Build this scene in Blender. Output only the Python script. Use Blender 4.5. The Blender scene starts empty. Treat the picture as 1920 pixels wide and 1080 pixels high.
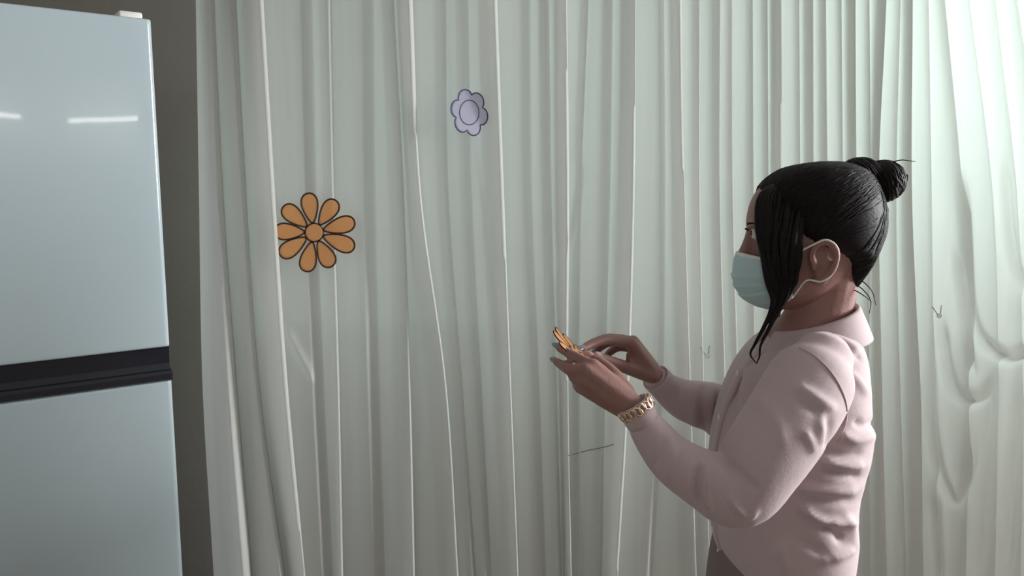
import bpy, bmesh, math, random
import numpy as np
from mathutils import Vector, Matrix

random.seed(7)
RNG = np.random.default_rng(11)
scene = bpy.context.scene
COL = scene.collection

# ------------------------------------------------------------------ camera
F = 1500.0                       # focal length in pixels of a 1920 x 1080 frame
CAM_H = 1.58
PITCH = math.atan(200.0 / F)     # looking slightly down
CP, SP = math.cos(PITCH), math.sin(PITCH)
cam_data = bpy.data.cameras.new('camera')
cam_data.sensor_width = 36.0
cam_data.lens = 36.0 * F / 1920.0
cam_data.clip_start = 0.02
cam = bpy.data.objects.new('camera', cam_data)
COL.objects.link(cam)
cam.location = (0, 0, CAM_H)
cam.rotation_euler = (math.pi / 2 - PITCH, 0, 0)
scene.camera = cam

# ------------------------------------------------------------------ world, lights, exposure
scene.view_settings.view_transform = 'Standard'
scene.view_settings.look = 'None'
scene.view_settings.gamma = 1.0
scene.view_settings.use_curve_mapping = False
scene.view_settings.exposure = 0.0
world = bpy.data.worlds.new('world')
scene.world = world
world.use_nodes = True
bg = world.node_tree.nodes['Background']
bg.inputs[0].default_value = (0.82, 0.96, 0.94, 1)
bg.inputs[1].default_value = 0.88


def area_light(name, loc, rot, sx, sy, power, color):
    d = bpy.data.lights.new(name, 'AREA')
    d.shape = 'RECTANGLE'
    d.size, d.size_y = sx, sy
    d.energy = power
    d.color = color
    o = bpy.data.objects.new(name, d)
    COL.objects.link(o)
    o.location = loc
    o.rotation_euler = rot
    return o


# daylight that falls in through the two windows (lamps stand just outside the panes)
area_light('daylight_window_back', (1.35, 2.60, 2.08), (math.radians(-90), 0, 0), 0.9, 0.95, 16, (0.80, 1.0, 0.95))
area_light('daylight_window_side', (3.82, 1.50, 1.95), (0, math.radians(90), 0), 1.1, 1.1, 320, (0.95, 0.975, 1.0))
area_light('fill_light_rear', (-0.2, -3.35, 2.0), (math.radians(90), 0, 0), 1.5, 1.0, 9, (0.95, 0.98, 1.0))  # soft fill from behind the camera, added to brighten the room side


# ------------------------------------------------------------------ helpers
def ray(px, py):
    u = (px - 960.0) / F
    v = (540.0 - py) / F
    return np.array([u, CP + v * SP, -SP + v * CP])


def P(px, py, Y):
    """World point seen at pixel (px, py) on the vertical plane y = Y."""
    d = ray(px, py)
    t = Y / d[1]
    return np.array([d[0] * t, Y, CAM_H + d[2] * t])


def to_px(p):
    """World points (n,3) -> pixel coordinates."""
    p = np.asarray(p, float)
    q = p - np.array([0, 0, CAM_H])
    z = q[..., 1] * CP - q[..., 2] * SP
    up = q[..., 1] * SP + q[..., 2] * CP
    return np.stack([960 + F * q[..., 0] / z, 540 - F * up / z], -1)


def link(name, me, mat=None, parent=None):
    o = bpy.data.objects.new(name, me)
    COL.objects.link(o)
    if mat is not None:
        me.materials.clear()
        me.materials.append(mat)
    if parent is not None:
        o.parent = parent
        if parent.type == 'EMPTY':      # mesh parents already sit at the world origin
            o.matrix_parent_inverse = Matrix.Translation(-parent.location)
    return o


def mesh(verts, faces, smooth=True):
    me = bpy.data.meshes.new('m')
    me.from_pydata([tuple(map(float, v)) for v in verts], [], [tuple(map(int, f)) for f in faces])
    me.update()
    if smooth:
        me.shade_smooth()
    return me


def obj(name, vf, mat, parent=None, smooth=True):
    return link(name, mesh(vf[0], vf[1], smooth), mat, parent)


def empty(name, loc):
    o = bpy.data.objects.new(name, None)
    COL.objects.link(o)
    o.location = tuple(map(float, loc))
    o.empty_display_size = 0.05
    return o


def tag(o, label, cat, group=None):
    o['label'] = label
    o['category'] = cat
    if group:
        o['group'] = group
    return o


def struct(o):
    o['kind'] = 'structure'
    return o


def merge(*parts):
    vs, fs, n = [], [], 0
    for v, f in parts:
        v = np.asarray(v, float)
        vs.append(v)
        fs += [tuple(i + n for i in q) for q in f]
        n += len(v)
    return np.concatenate(vs), fs


def box(x0, x1, y0, y1, z0, z1):
    v = [(x0, y0, z0), (x1, y0, z0), (x1, y1, z0), (x0, y1, z0), (x0, y0, z1), (x1, y0, z1), (x1, y1, z1), (x0, y1, z1)]
    f = [(0, 3, 2, 1), (4, 5, 6, 7), (0, 1, 5, 4), (1, 2, 6, 5), (2, 3, 7, 6), (3, 0, 4, 7)]
    return np.array(v, float), f


def bevel_mesh(vf, width, segs=3):
    bm = bmesh.new()
    vs = [bm.verts.new(tuple(map(float, v))) for v in vf[0]]
    for f in vf[1]:
        bm.faces.new([vs[i] for i in f])
    bmesh.ops.recalc_face_normals(bm, faces=bm.faces)
    bmesh.ops.bevel(bm, geom=list(bm.edges), offset=width, segments=segs, profile=0.5, affect='EDGES')
    me = bpy.data.meshes.new('m')
    bm.to_mesh(me)
    bm.free()
    me.shade_smooth()
    return me


def loft(rings, cap=True):
    n = len(rings[0])
    v = np.concatenate(rings)
    f = []
    for k in range(len(rings) - 1):
        for i in range(n):
            j = (i + 1) % n
            f.append((k * n + i, k * n + j, (k + 1) * n + j, (k + 1) * n + i))
    if cap:
        f.append(tuple(range(n - 1, -1, -1)))
        f.append(tuple((len(rings) - 1) * n + i for i in range(n)))
    return v, f


def catmull(pts, m):
    """Smooth curve through control rows (k, d), m samples per span."""
    p = np.asarray(pts, float)
    if len(p) == 2:
        t = np.linspace(0, 1, m + 1)[:, None]
        return p[0] * (1 - t) + p[1] * t
    p = np.vstack([2 * p[0] - p[1], p, 2 * p[-1] - p[-2]])
    out = []
    for i in range(1, len(p) - 2):
        for k in range(m):
            t = k / m
            a, b, c, d = p[i - 1], p[i], p[i + 1], p[i + 2]
            out.append(0.5 * (2 * b + (c - a) * t + (2 * a - 5 * b + 4 * c - d) * t * t + (3 * b - a - 3 * c + d) * t ** 3))
    out.append(p[-2])
    return np.array(out)


def tube(pts, radii, n=14, m=4, flat=None, axis=(0, 1, 0), round_ends=True):
    """Tapered tube through world points; flat scales the radius along `axis`."""
    ctl = np.column_stack([np.asarray(pts, float), np.asarray(radii, float)])
    c = catmull(ctl, m)
    pos, rad = c[:, :3], np.maximum(c[:, 3], 1e-4)
    tan = np.gradient(pos, axis=0)
    tan /= np.linalg.norm(tan, axis=1)[:, None] + 1e-9
    ax = np.array(axis, float)
    rings = []
    seq = []
    if round_ends:
        for a in (80, 55, 28):
            s, cc = math.sin(math.radians(a)), math.cos(math.radians(a))
            seq.append((pos[0] - tan[0] * rad[0] * s, rad[0] * cc, tan[0]))
    seq += list(zip(pos, rad, tan))
    if round_ends:
        for a in (28, 55, 80):
            s, cc = math.sin(math.radians(a)), math.cos(math.radians(a))
            seq.append((pos[-1] + tan[-1] * rad[-1] * s, rad[-1] * cc, tan[-1]))
    ang = np.linspace(0, 2 * math.pi, n, endpoint=False)
    for q, r, t in seq:
        b = ax - t * ax.dot(t)
        if np.linalg.norm(b) < 1e-3:
            b = np.array([1.0, 0, 0]) - t * t[0]
        b /= np.linalg.norm(b)
        s = np.cross(t, b)
        fl = 1.0 if flat is None else flat
        rings.append(q + np.outer(np.cos(ang), b) * r * fl + np.outer(np.sin(ang), s) * r)
    return loft(rings)


def ellipsoid(c, r, nu=20, nv=12):
    rings = []
    for k in range(1, nv):
        th = math.pi * k / nv
        a = np.linspace(0, 2 * math.pi, nu, endpoint=False)
        rings.append(np.column_stack([c[0] + r[0] * math.sin(th) * np.cos(a), c[1] + r[1] * math.sin(th) * np.sin(a),
                                      np.full(nu, c[2] - r[2] * math.cos(th))]))
    return loft(rings)


def remesh(parts, voxel, smooth=2, factor=0.5):
    """Union of closed shapes as one continuous surface."""
    v, f = merge(*parts)
    tmp = bpy.data.objects.new('tmp', mesh(v, f))
    COL.objects.link(tmp)
    r = tmp.modifiers.new('r', 'REMESH')
    r.mode = 'VOXEL'
    r.voxel_size = voxel
    if smooth:
        s = tmp.modifiers.new('s', 'SMOOTH')
        s.factor = factor
        s.iterations = smooth
    dg = bpy.context.evaluated_depsgraph_get()
    me = bpy.data.meshes.new_from_object(tmp.evaluated_get(dg))
    old = tmp.data
    bpy.data.objects.remove(tmp)
    bpy.data.meshes.remove(old)
    me.shade_smooth()
    return me


def get_co(me):
    a = np.empty(len(me.vertices) * 3)
    me.vertices.foreach_get('co', a)
    return a.reshape(-1, 3)


def get_no(me):
    a = np.empty(len(me.vertices) * 3)
    me.vertices.foreach_get('normal', a)
    return a.reshape(-1, 3)


def set_co(me, co):
    me.vertices.foreach_set('co', np.ascontiguousarray(co).ravel())
    me.update()


def seg_dist(q, poly):
    """Distance in pixels from points q (n,2) to a polyline and the parameter along it (0..1)."""
    best = np.full(len(q), 1e9)
    par = np.zeros(len(q))
    poly = np.asarray(poly, float)
    L = np.linalg.norm(np.diff(poly, axis=0), axis=1)
    acc = np.concatenate([[0], np.cumsum(L)]) / L.sum()
    for i in range(len(poly) - 1):
        a, b = poly[i], poly[i + 1]
        d = b - a
        t = np.clip(((q - a) @ d) / (d @ d), 0, 1)
        dist = np.linalg.norm(q - (a + t[:, None] * d), axis=1)
        m = dist < best
        best[m] = dist[m]
        par[m] = acc[i] + t[m] * (acc[i + 1] - acc[i])
    return best, par


def wrinkle(me, creases, facing=0.35):
    """Press folds into cloth: each crease = (pixel polyline, width px, height m)."""
    co, no = get_co(me), get_no(me)
    q = to_px(co)
    side = np.clip((facing - no[:, 1]) / 0.4, 0, 1)
    d = np.zeros(len(co))
    for poly, w, h in creases:
        c = catmull(np.asarray(poly, float), 5)
        near = (np.abs(q[:, 0] - c[:, 0].mean()) < np.ptp(c[:, 0]) / 2 + 4 * w) & (np.abs(q[:, 1] - c[:, 1].mean()) < np.ptp(c[:, 1]) / 2 + 4 * w)
        idx = np.nonzero(near)[0]
        if not len(idx):
            continue
        dist, par = seg_dist(q[idx], c)
        fade = np.clip(np.minimum(par, 1 - par) * 5 + 0.25, 0, 1)
        d[idx] += h * np.exp(-(dist / w) ** 2) * fade
    set_co(me, co + no * (d * side)[:, None])


# ------------------------------------------------------------------ materials
def new_mat(name):
    m = bpy.data.materials.new(name)
    m.use_nodes = True
    nt = m.node_tree
    b = nt.nodes['Principled BSDF']
    return m, nt, b


def noise_mat(name, c1, c2, scale=8.0, rough=0.6, bump=0.0, bump_scale=60.0, stretch=(1, 1, 1), metallic=0.0, coat=0.0, detail=4.0, sheen=0.0, spec=None):
    m, nt, b = new_mat(name)
    tc = nt.nodes.new('ShaderNodeTexCoord')
    mp = nt.nodes.new('ShaderNodeMapping')
    mp.inputs['Scale'].default_value = stretch
    nt.links.new(tc.outputs['Object'], mp.inputs['Vector'])
    n = nt.nodes.new('ShaderNodeTexNoise')
    n.inputs['Scale'].default_value = scale
    n.inputs['Detail'].default_value = detail
    nt.links.new(mp.outputs[0], n.inputs['Vector'])
    mix = nt.nodes.new('ShaderNodeMix')
    mix.data_type = 'RGBA'
    mix.inputs[6].default_value = (*c1, 1)
    mix.inputs[7].default_value = (*c2, 1)
    nt.links.new(n.outputs['Fac'], mix.inputs[0])
    nt.links.new(mix.outputs[2], b.inputs['Base Color'])
    b.inputs['Roughness'].default_value = rough
    b.inputs['Metallic'].default_value = metallic
    b.inputs['Coat Weight'].default_value = coat
    b.inputs['Sheen Weight'].default_value = sheen
    if spec is not None:
        b.inputs['Specular IOR Level'].default_value = spec
    if bump:
        n2 = nt.nodes.new('ShaderNodeTexNoise')
        n2.inputs['Scale'].default_value = bump_scale
        n2.inputs['Detail'].default_value = 3
        nt.links.new(mp.outputs[0], n2.inputs['Vector'])
        bp = nt.nodes.new('ShaderNodeBump')
        bp.inputs['Strength'].default_value = bump
        bp.inputs['Distance'].default_value = 0.01
        nt.links.new(n2.outputs['Fac'], bp.inputs['Height'])
        nt.links.new(bp.outputs[0], b.inputs['Normal'])
    return m


def emit_mat(name, col, strength):
    m, nt, b = new_mat(name)
    b.inputs['Base Color'].default_value = (*col, 1)
    b.inputs['Emission Color'].default_value = (*col, 1)
    b.inputs['Emission Strength'].default_value = strength
    return m


def sheer_mat():
    m, nt, b = new_mat('sheer_curtain')
    nt.nodes.remove(b)
    out = nt.nodes['Material Output']
    tc = nt.nodes.new('ShaderNodeTexCoord')
    mp = nt.nodes.new('ShaderNodeMapping')
    mp.inputs['Scale'].default_value = (60, 60, 1.2)
    nt.links.new(tc.outputs['Object'], mp.inputs['Vector'])
    n = nt.nodes.new('ShaderNodeTexNoise')
    n.inputs['Scale'].default_value = 1.0
    n.inputs['Detail'].default_value = 3
    nt.links.new(mp.outputs[0], n.inputs['Vector'])
    mix = nt.nodes.new('ShaderNodeMix')
    mix.data_type = 'RGBA'
    mix.inputs[6].default_value = (0.80, 0.80, 0.77, 1)
    mix.inputs[7].default_value = (0.87, 0.87, 0.84, 1)
    nt.links.new(n.outputs['Fac'], mix.inputs[0])
    bp = nt.nodes.new('ShaderNodeBump')
    bp.inputs['Strength'].default_value = 0.12
    bp.inputs['Distance'].default_value = 0.006
    nt.links.new(n.outputs['Fac'], bp.inputs['Height'])
    di = nt.nodes.new('ShaderNodeBsdfDiffuse')
    tr = nt.nodes.new('ShaderNodeBsdfTranslucent')
    tp = nt.nodes.new('ShaderNodeBsdfTransparent')
    for s in (di, tr):
        nt.links.new(mix.outputs[2], s.inputs['Color'])
        nt.links.new(bp.outputs[0], s.inputs['Normal'])
    a = nt.nodes.new('ShaderNodeMixShader')
    a.inputs[0].default_value = 0.40
    nt.links.new(di.outputs[0], a.inputs[1])
    nt.links.new(tr.outputs[0], a.inputs[2])
    c = nt.nodes.new('ShaderNodeMixShader')
    c.inputs[0].default_value = 0.02
    nt.links.new(a.outputs[0], c.inputs[1])
    nt.links.new(tp.outputs[0], c.inputs[2])
    nt.links.new(c.outputs[0], out.inputs['Surface'])
    return m


def paper_mat(name, c1, c2):
    """Thin craft paper: some of the light behind it comes through."""
    m = noise_mat(name, c1, c2, 18, 0.75, 0.04, 160)
    nt = m.node_tree
    b = nt.nodes['Principled BSDF']
    out = nt.nodes['Material Output']
    tr = nt.nodes.new('ShaderNodeBsdfTranslucent')
    nt.links.new(b.inputs['Base Color'].links[0].from_socket, tr.inputs['Color'])
    mx = nt.nodes.new('ShaderNodeMixShader')
    mx.inputs[0].default_value = 0.45
    nt.links.new(b.outputs[0], mx.inputs[1])
    nt.links.new(tr.outputs[0], mx.inputs[2])
    nt.links.new(mx.outputs[0], out.inputs['Surface'])
    return m


def glass_mat():
    m, nt, b = new_mat('window_glass')
    nt.nodes.remove(b)
    out = nt.nodes['Material Output']
    tp = nt.nodes.new('ShaderNodeBsdfTransparent')
    gl = nt.nodes.new('ShaderNodeBsdfGlossy')
    gl.inputs['Roughness'].default_value = 0.03
    mx = nt.nodes.new('ShaderNodeMixShader')
    mx.inputs[0].default_value = 0.04
    nt.links.new(tp.outputs[0], mx.inputs[1])
    nt.links.new(gl.outputs[0], mx.inputs[2])
    nt.links.new(mx.outputs[0], out.inputs['Surface'])
    return m


M_WALL = noise_mat('painted_wall', (0.37, 0.35, 0.315), (0.42, 0.395, 0.355), 3, 0.85, 0.15, 40)
M_CEIL = noise_mat('painted_ceiling', (0.48, 0.47, 0.45), (0.54, 0.53, 0.51), 3, 0.9, 0.1, 40)
M_FLOOR = noise_mat('floor_tile', (0.17, 0.14, 0.11), (0.22, 0.185, 0.15), 5, 0.4, 0.05, 30)
M_BASE = noise_mat('baseboard_paint', (0.5, 0.48, 0.44), (0.55, 0.53, 0.5), 6, 0.5)
M_FRAME = noise_mat('window_frame_plastic', (0.68, 0.69, 0.68), (0.74, 0.75, 0.74), 5, 0.35)
M_GLASS = glass_mat()
M_CURTAIN = sheer_mat()
M_RAIL = noise_mat('curtain_rail_metal', (0.55, 0.55, 0.55), (0.62, 0.62, 0.62), 5, 0.35, metallic=0.6)
M_FRIDGE = noise_mat('fridge_enamel', (0.41, 0.485, 0.51), (0.44, 0.51, 0.535), 2.5, 0.16, 0.0, coat=0.4)
M_FRIDGE_SIDE = noise_mat('fridge_side_enamel', (0.50, 0.51, 0.52), (0.56, 0.57, 0.58), 4, 0.45, 0.05, 120)
M_BLACK = noise_mat('black_plastic', (0.008, 0.009, 0.014), (0.014, 0.015, 0.022), 12, 0.22, coat=0.3)
M_HINGE = noise_mat('hinge_plastic', (0.72, 0.69, 0.64), (0.78, 0.75, 0.70), 9, 0.5)
M_SKIN = noise_mat('skin', (0.285, 0.14, 0.12), (0.345, 0.175, 0.15), 14, 0.52, 0.08, 260)
M_HAIR = noise_mat('dark_hair', (0.007, 0.005, 0.006), (0.018, 0.012, 0.013), 6, 0.55, 0.12, 30, stretch=(2, 14, 14), spec=0.15)
M_SHIRT = noise_mat('pink_shirt_cotton', (0.52, 0.40, 0.41), (0.57, 0.44, 0.45), 7, 0.8, 0.06, 320, sheen=0.15)
M_SEAM = noise_mat('shirt_seam_thread', (0.50, 0.38, 0.37), (0.56, 0.43, 0.42), 30, 0.85)
M_BUTTON = noise_mat('shirt_button', (0.78, 0.70, 0.68), (0.84, 0.76, 0.74), 20, 0.35)
M_TROUSER = noise_mat('taupe_trouser_cloth', (0.20, 0.145, 0.13), (0.25, 0.185, 0.165), 9, 0.85, 0.1, 300)
M_SHOE = noise_mat('dark_shoe', (0.03, 0.028, 0.028), (0.05, 0.045, 0.045), 9, 0.4)
M_MASK = noise_mat('mask_blue_green_fleece', (0.50, 0.68, 0.70), (0.55, 0.73, 0.75), 12, 0.85, 0.08, 300)
M_MASKW = noise_mat('mask_white_edge', (0.72, 0.74, 0.73), (0.8, 0.82, 0.8), 12, 0.8)
M_EYE = noise_mat('eye_white', (0.75, 0.73, 0.71), (0.8, 0.78, 0.76), 9, 0.2)
M_IRIS = noise_mat('eye_iris', (0.03, 0.018, 0.012), (0.06, 0.03, 0.02), 90, 0.15)
M_NAILP = noise_mat('pink_nail', (0.55, 0.34, 0.31), (0.60, 0.38, 0.35), 15, 0.25, coat=0.4)
M_NAIL = noise_mat('grey_nail_polish', (0.20, 0.215, 0.26), (0.25, 0.265, 0.31), 15, 0.2, coat=0.5)
M_GOLD = noise_mat('rose_gold_metal', (0.80, 0.56, 0.43), (0.9, 0.66, 0.52), 25, 0.25, metallic=1.0)
M_ORANGE = paper_mat('orange_paper', (0.97, 0.45, 0.18), (1.0, 0.51, 0.22))
M_INK = noise_mat('brown_ink', (0.045, 0.016, 0.010), (0.06, 0.022, 0.014), 30, 0.7)
M_LILAC = paper_mat('lilac_paper', (0.70, 0.67, 0.88), (0.76, 0.73, 0.92))
M_INK2 = noise_mat('violet_ink', (0.10, 0.08, 0.17), (0.13, 0.10, 0.21), 30, 0.7)
M_PIN = noise_mat('white_pin_head', (0.85, 0.87, 0.86), (0.9, 0.92, 0.91), 20, 0.25)
M_PINM = noise_mat('pin_steel', (0.4, 0.4, 0.4), (0.5, 0.5, 0.5), 20, 0.3, metallic=1.0)
M_THREAD = noise_mat('grey_thread', (0.22, 0.24, 0.24), (0.28, 0.30, 0.30), 40, 0.9)
M_TUBE = emit_mat('lamp_tube_light', (1.0, 0.94, 0.92), 24.0)
M_LAMPBODY = noise_mat('lamp_housing', (0.7, 0.7, 0.68), (0.76, 0.76, 0.74), 8, 0.5)

# ------------------------------------------------------------------ the room
XL, XR, YB, YF, ZC = -1.72, 3.60, 2.30, -3.10, 2.62
TH = 0.14
struct(obj('floor', box(XL - TH, XR + TH, YF - TH, YB + TH, -0.12, 0.0), M_FLOOR, smooth=False))
struct(obj('ceiling', box(XL - TH, XR + TH, YF - TH, YB + TH, ZC, ZC + 0.12), M_CEIL, smooth=False))
struct(obj('wall_left', box(XL - TH, XL, YF, YB, 0, ZC), M_WALL, smooth=False))


def wall_with_hole(name, along, fixed0, fixed1, a0, a1, h0, h1, z0, z1):
    parts = []
    for (p0, p1, q0, q1) in ((a0, h0, 0, ZC), (h1, a1, 0, ZC), (h0, h1, 0, z0), (h0, h1, z1, ZC)):
        if along == 'x':
            parts.append(box(p0, p1, fixed0, fixed1, q0, q1))
        else:
            parts.append(box(fixed0, fixed1, p0, p1, q0, q1))
    return struct(obj(name, merge(*parts), M_WALL, smooth=False))


def window(name, along, fixed, h0, h1, z0, z1, inside, n_panes=2):
    """Frame bars, mullions, panes and a sill; `inside` is the sign of the room side."""
    w = empty(name, ((h0 + h1) / 2, fixed, z0) if along == 'x' else (fixed, (h0 + h1) / 2, z0))
    struct(w)

    def b(a0, a1, d0, d1, q0, q1):
        lo, hi = sorted((fixed + d0, fixed + d1))
        return box(a0, a1, lo, hi, q0, q1) if along == 'x' else box(lo, hi, a0, a1, q0, q1)
    t = 0.055
    for (a0, a1, q0, q1) in ((h0, h0 + t, z0, z1), (h1 - t, h1, z0, z1), (h0 + t, h1 - t, z0, z0 + t), (h0 + t, h1 - t, z1 - t, z1)):
        link('frame_bar', bevel_mesh(b(a0, a1, -0.03, 0.03, q0, q1), 0.006, 2), M_FRAME, w)
    cuts = np.linspace(h0, h1, n_panes + 1)
    for c in cuts[1:-1]:
        link('mullion', bevel_mesh(b(c - 0.03, c + 0.03, -0.026, 0.026, z0 + t, z1 - t), 0.006, 2), M_FRAME, w)
    for k in range(n_panes):
        a0 = cuts[k] + (t if k == 0 else 0.03)
        a1 = cuts[k + 1] - (t if k == n_panes - 1 else 0.03)
        obj('pane', b(a0, a1, -0.003, 0.003, z0 + t, z1 - t), M_GLASS, w, smooth=False)
    s = inside
    link('sill', bevel_mesh(b(h0 - 0.03, h1 + 0.03, s * 0.02, s * 0.11, z0 - 0.03, z0), 0.006, 2), M_FRAME, w)
    return w


WB = (-0.70, 1.72, 1.10, 2.45)
wall_with_hole('wall_back', 'x', YB, YB + TH, XL - TH, XR + TH, *WB)
window('window_1', 'x', YB + 0.08, WB[0], WB[1], WB[2], WB[3], -1, 3)
WS = (0.95, 2.05, 1.40, 2.50)
wall_with_hole('wall_right', 'y', XR, XR + TH, YF, YB, *WS)
window('window_2', 'y', XR + 0.08, WS[0], WS[1], WS[2], WS[3], -1)
WR = (-0.95, 0.55, 1.50, 2.48)
wall_with_hole('wall_front', 'x', YF - TH, YF, XL - TH, XR + TH, *WR)
window('window_3', 'x', YF - 0.08, WR[0], WR[1], WR[2], WR[3], 1)  # unseen rear opening, added to let the fill light in
struct(obj('baseboard_back', box(XL, XR, YB - 0.015, YB, 0, 0.09), M_BASE, smooth=False))
struct(obj('baseboard_left', box(XL, XL + 0.015, YF, YB - 0.015, 0, 0.09), M_BASE, smooth=False))

# ------------------------------------------------------------------ the curtain
YC = 1.95
KY = [0, 360, 720, 1080]
# fold edges read off the photograph: pixel x at image rows KY, height of the fold towards the room, overhang (m; negative: soft fold)
FOLDS = [
    ((397, 410, 433, 462), 0.050, 0.010),
    ((433, 455, 482, 529), 0.045, 0.008),
    ((492, 514, 539, 573), 0.060, 0.046),
    ((565, 574, 588, 606), 0.010, -0.020),
    ((618, 625, 635, 642), 0.022, 0.006),
    ((682, 684, 692, 704), 0.010, -0.020),
    ((738, 757, 769, 777), 0.030, 0.008),
    ((772, 789, 837, 860), 0.045, 0.012),
    ((831, 836, 862, 888), 0.006, -0.004),
    ((868, 875, 893, 912), 0.020, -0.010),
    ((932, 945, 959, 973), 0.045, 0.010),
    ((982, 985, 1000, 1012), 0.008, -0.015),
    ((1025, 1030, 1040, 1050), 0.020, -0.006),
    ((1064, 1068, 1067, 1073), 0.045, 0.008),
    ((1104, 1090, 1087, 1092), 0.010, 0.002),
    ((1145, 1140, 1130, 1124), 0.018, -0.008),
    ((1194, 1192, 1181, 1160), 0.050, 0.012),
    ((1238, 1240, 1236, 1216), 0.012, -0.012),
    ((1281, 1286, 1297, 1308), 0.045, 0.006),
    ((1313, 1314, 1322, 1334), 0.020, 0.003),
    ((1352, 1352, 1362, 1374), 0.026, 0.003),
    ((1374, 1376, 1386, 1398), 0.012, -0.004),
    ((1412, 1414, 1418, 1424), 0.016, -0.004),
    ((1440, 1442, 1446, 1450), 0.012, -0.005),
    ((1470, 1474, 1475, 1476), 0.045, 0.010),
    ((1500, 1502, 1504, 1506), 0.012, -0.004),
    ((1527, 1528, 1528, 1530), 0.024, 0.003),
    ((1551, 1554, 1556, 1560), 0.018, 0.002),
    ((1580, 1582, 1584, 1588), 0.014, -0.004),
    ((1607, 1608, 1608, 1612), 0.026, 0.003),
    ((1632, 1634, 1632, 1636), 0.016, -0.003),
    ((1664, 1650, 1656, 1666), 0.036, 0.006),
    ((1690, 1682, 1690, 1700), 0.012, -0.004),
    ((1713, 1712, 1728, 1738), 0.040, 0.006),
    ((1742, 1748, 1752, 1760), 0.012, -0.006),
    ((1772, 1806, 1818, 1812), 0.024, -0.006),
    ((1818, 1862, 1872, 1866), 0.020, -0.010),
    ((1868, 1908, 1920, 1915), 0.020, -0.010),
    ((1910, 1960, 1975, 1970), 0.026, -0.008),
    ((1990, 2030, 2040, 2035), 0.028, 0.005),
    ((2070, 2090, 2095, 2092), 0.170, 0.010),      # unseen deep end folds, added to shade the lower right cloth from side light
    ((2150, 2160, 2160, 2160), 0.200, 0.010),
    ((2230, 2236, 2236, 2236), 0.190, 0.010),
]
LEFT = (363, 369, 376, 398)
NF, NR = 20, 8
Z_ROWS = np.concatenate([np.linspace(0.03, 0.55, 16)[:-1], np.linspace(0.55, 2.10, 150), np.linspace(2.10, 2.40, 14)[1:]])


def row_py(z):
    return to_px(np.array([[0, YC, z]]))[0, 1]


def edge_x(k, py):
    py = np.clip(py, -260, 1400)
    if py < 0:
        return k[0] + (k[1] - k[0]) / 360.0 * py * 0.4
    if py > 1080:
        return k[3] + (k[3] - k[2]) / 360.0 * (py - 1080) * 0.6
    return float(cubic(py, k))


def cubic(py, k):
    t = py / 360.0
    i = min(int(t), 2)
    t -= i
    kk = [2 * k[0] - k[1], *k, 2 * k[3] - k[2]]
    a, b, c, d = kk[i:i + 4]
    return 0.5 * (2 * b + (c - a) * t + (2 * a - 5 * b + 4 * c - d) * t * t + (3 * b - a - 3 * c + d) * t ** 3)


WAVES = [(RNG.uniform(6, 60), RNG.uniform(-3.5, 3.5), RNG.uniform(0, 6.28)) for _ in range(26)]


def wave(x, z):
    s = 0
    for kx, kz, ph in WAVES:
        s = s + np.sin(kx * x + kz * z + ph + 0.4 * np.sin(1.7 * z + ph)) / (4 + kx * 0.25)
    return s


def curtain_row(z):
    py = row_py(z)
    d = ray(960, py)
    t = YC / d[1]
    X = lambda px: (px - 960.0) / F * t
    pts = []
    x0, y0 = X(edge_x(LEFT, py)), 0.012
    for fi, (k, A, ov) in enumerate(FOLDS):
        A = A * (0.80 + 0.28 * math.sin(2.1 * z + fi * 2.3)) * (0.6 if ov < -0.009 else 1.0)
        x1 = X(edge_x(k, py)) * (YC - A) / YC
        x1 = max(x1, x0 + 0.008)
        w = x1 - x0
        r = min(0.008 if A >= 0.045 else 0.004, w * 0.35)
        a = A if A > 0.08 else min(A, w * 0.95 + 0.006)
        s = np.linspace(0, 1, NF)
        e = 0.75 * s ** 1.15 + 0.25 * s * s * (3 - 2 * s)
        xs = x0 + (x1 - r - x0) * s
        ys = y0 + (-a - y0) * e
        pts.append(np.column_stack([xs, ys]))
        q = np.linspace(0, 1, NR + 2)[1:-1]
        xe, ye = x1 - min(ov, w * 0.8), 0.014
        b0, b1, b2, b3 = np.array([x1 - r, -a]), np.array([x1 + 0.35 * r, -a]), np.array([x1 + 0.35 * r, -a + 1.2 * r + 0.3 * (ye + a)]), np.array([xe, ye])
        qq = q[:, None]
        pts.append((1 - qq) ** 3 * b0 + 3 * qq * (1 - qq) ** 2 * b1 + 3 * qq * qq * (1 - qq) * b2 + qq ** 3 * b3)
        x0, y0 = xe, ye
    q = np.linspace(0, 1, 13)[1:]                                # unseen end turned back to the wall, added to stop side light behind the cloth
    pts.append(np.column_stack([x0 + 0.05 * q + 0.012 * np.sin(9 * q), y0 + (0.325 - y0) * q]))
    return np.concatenate(pts)


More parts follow.
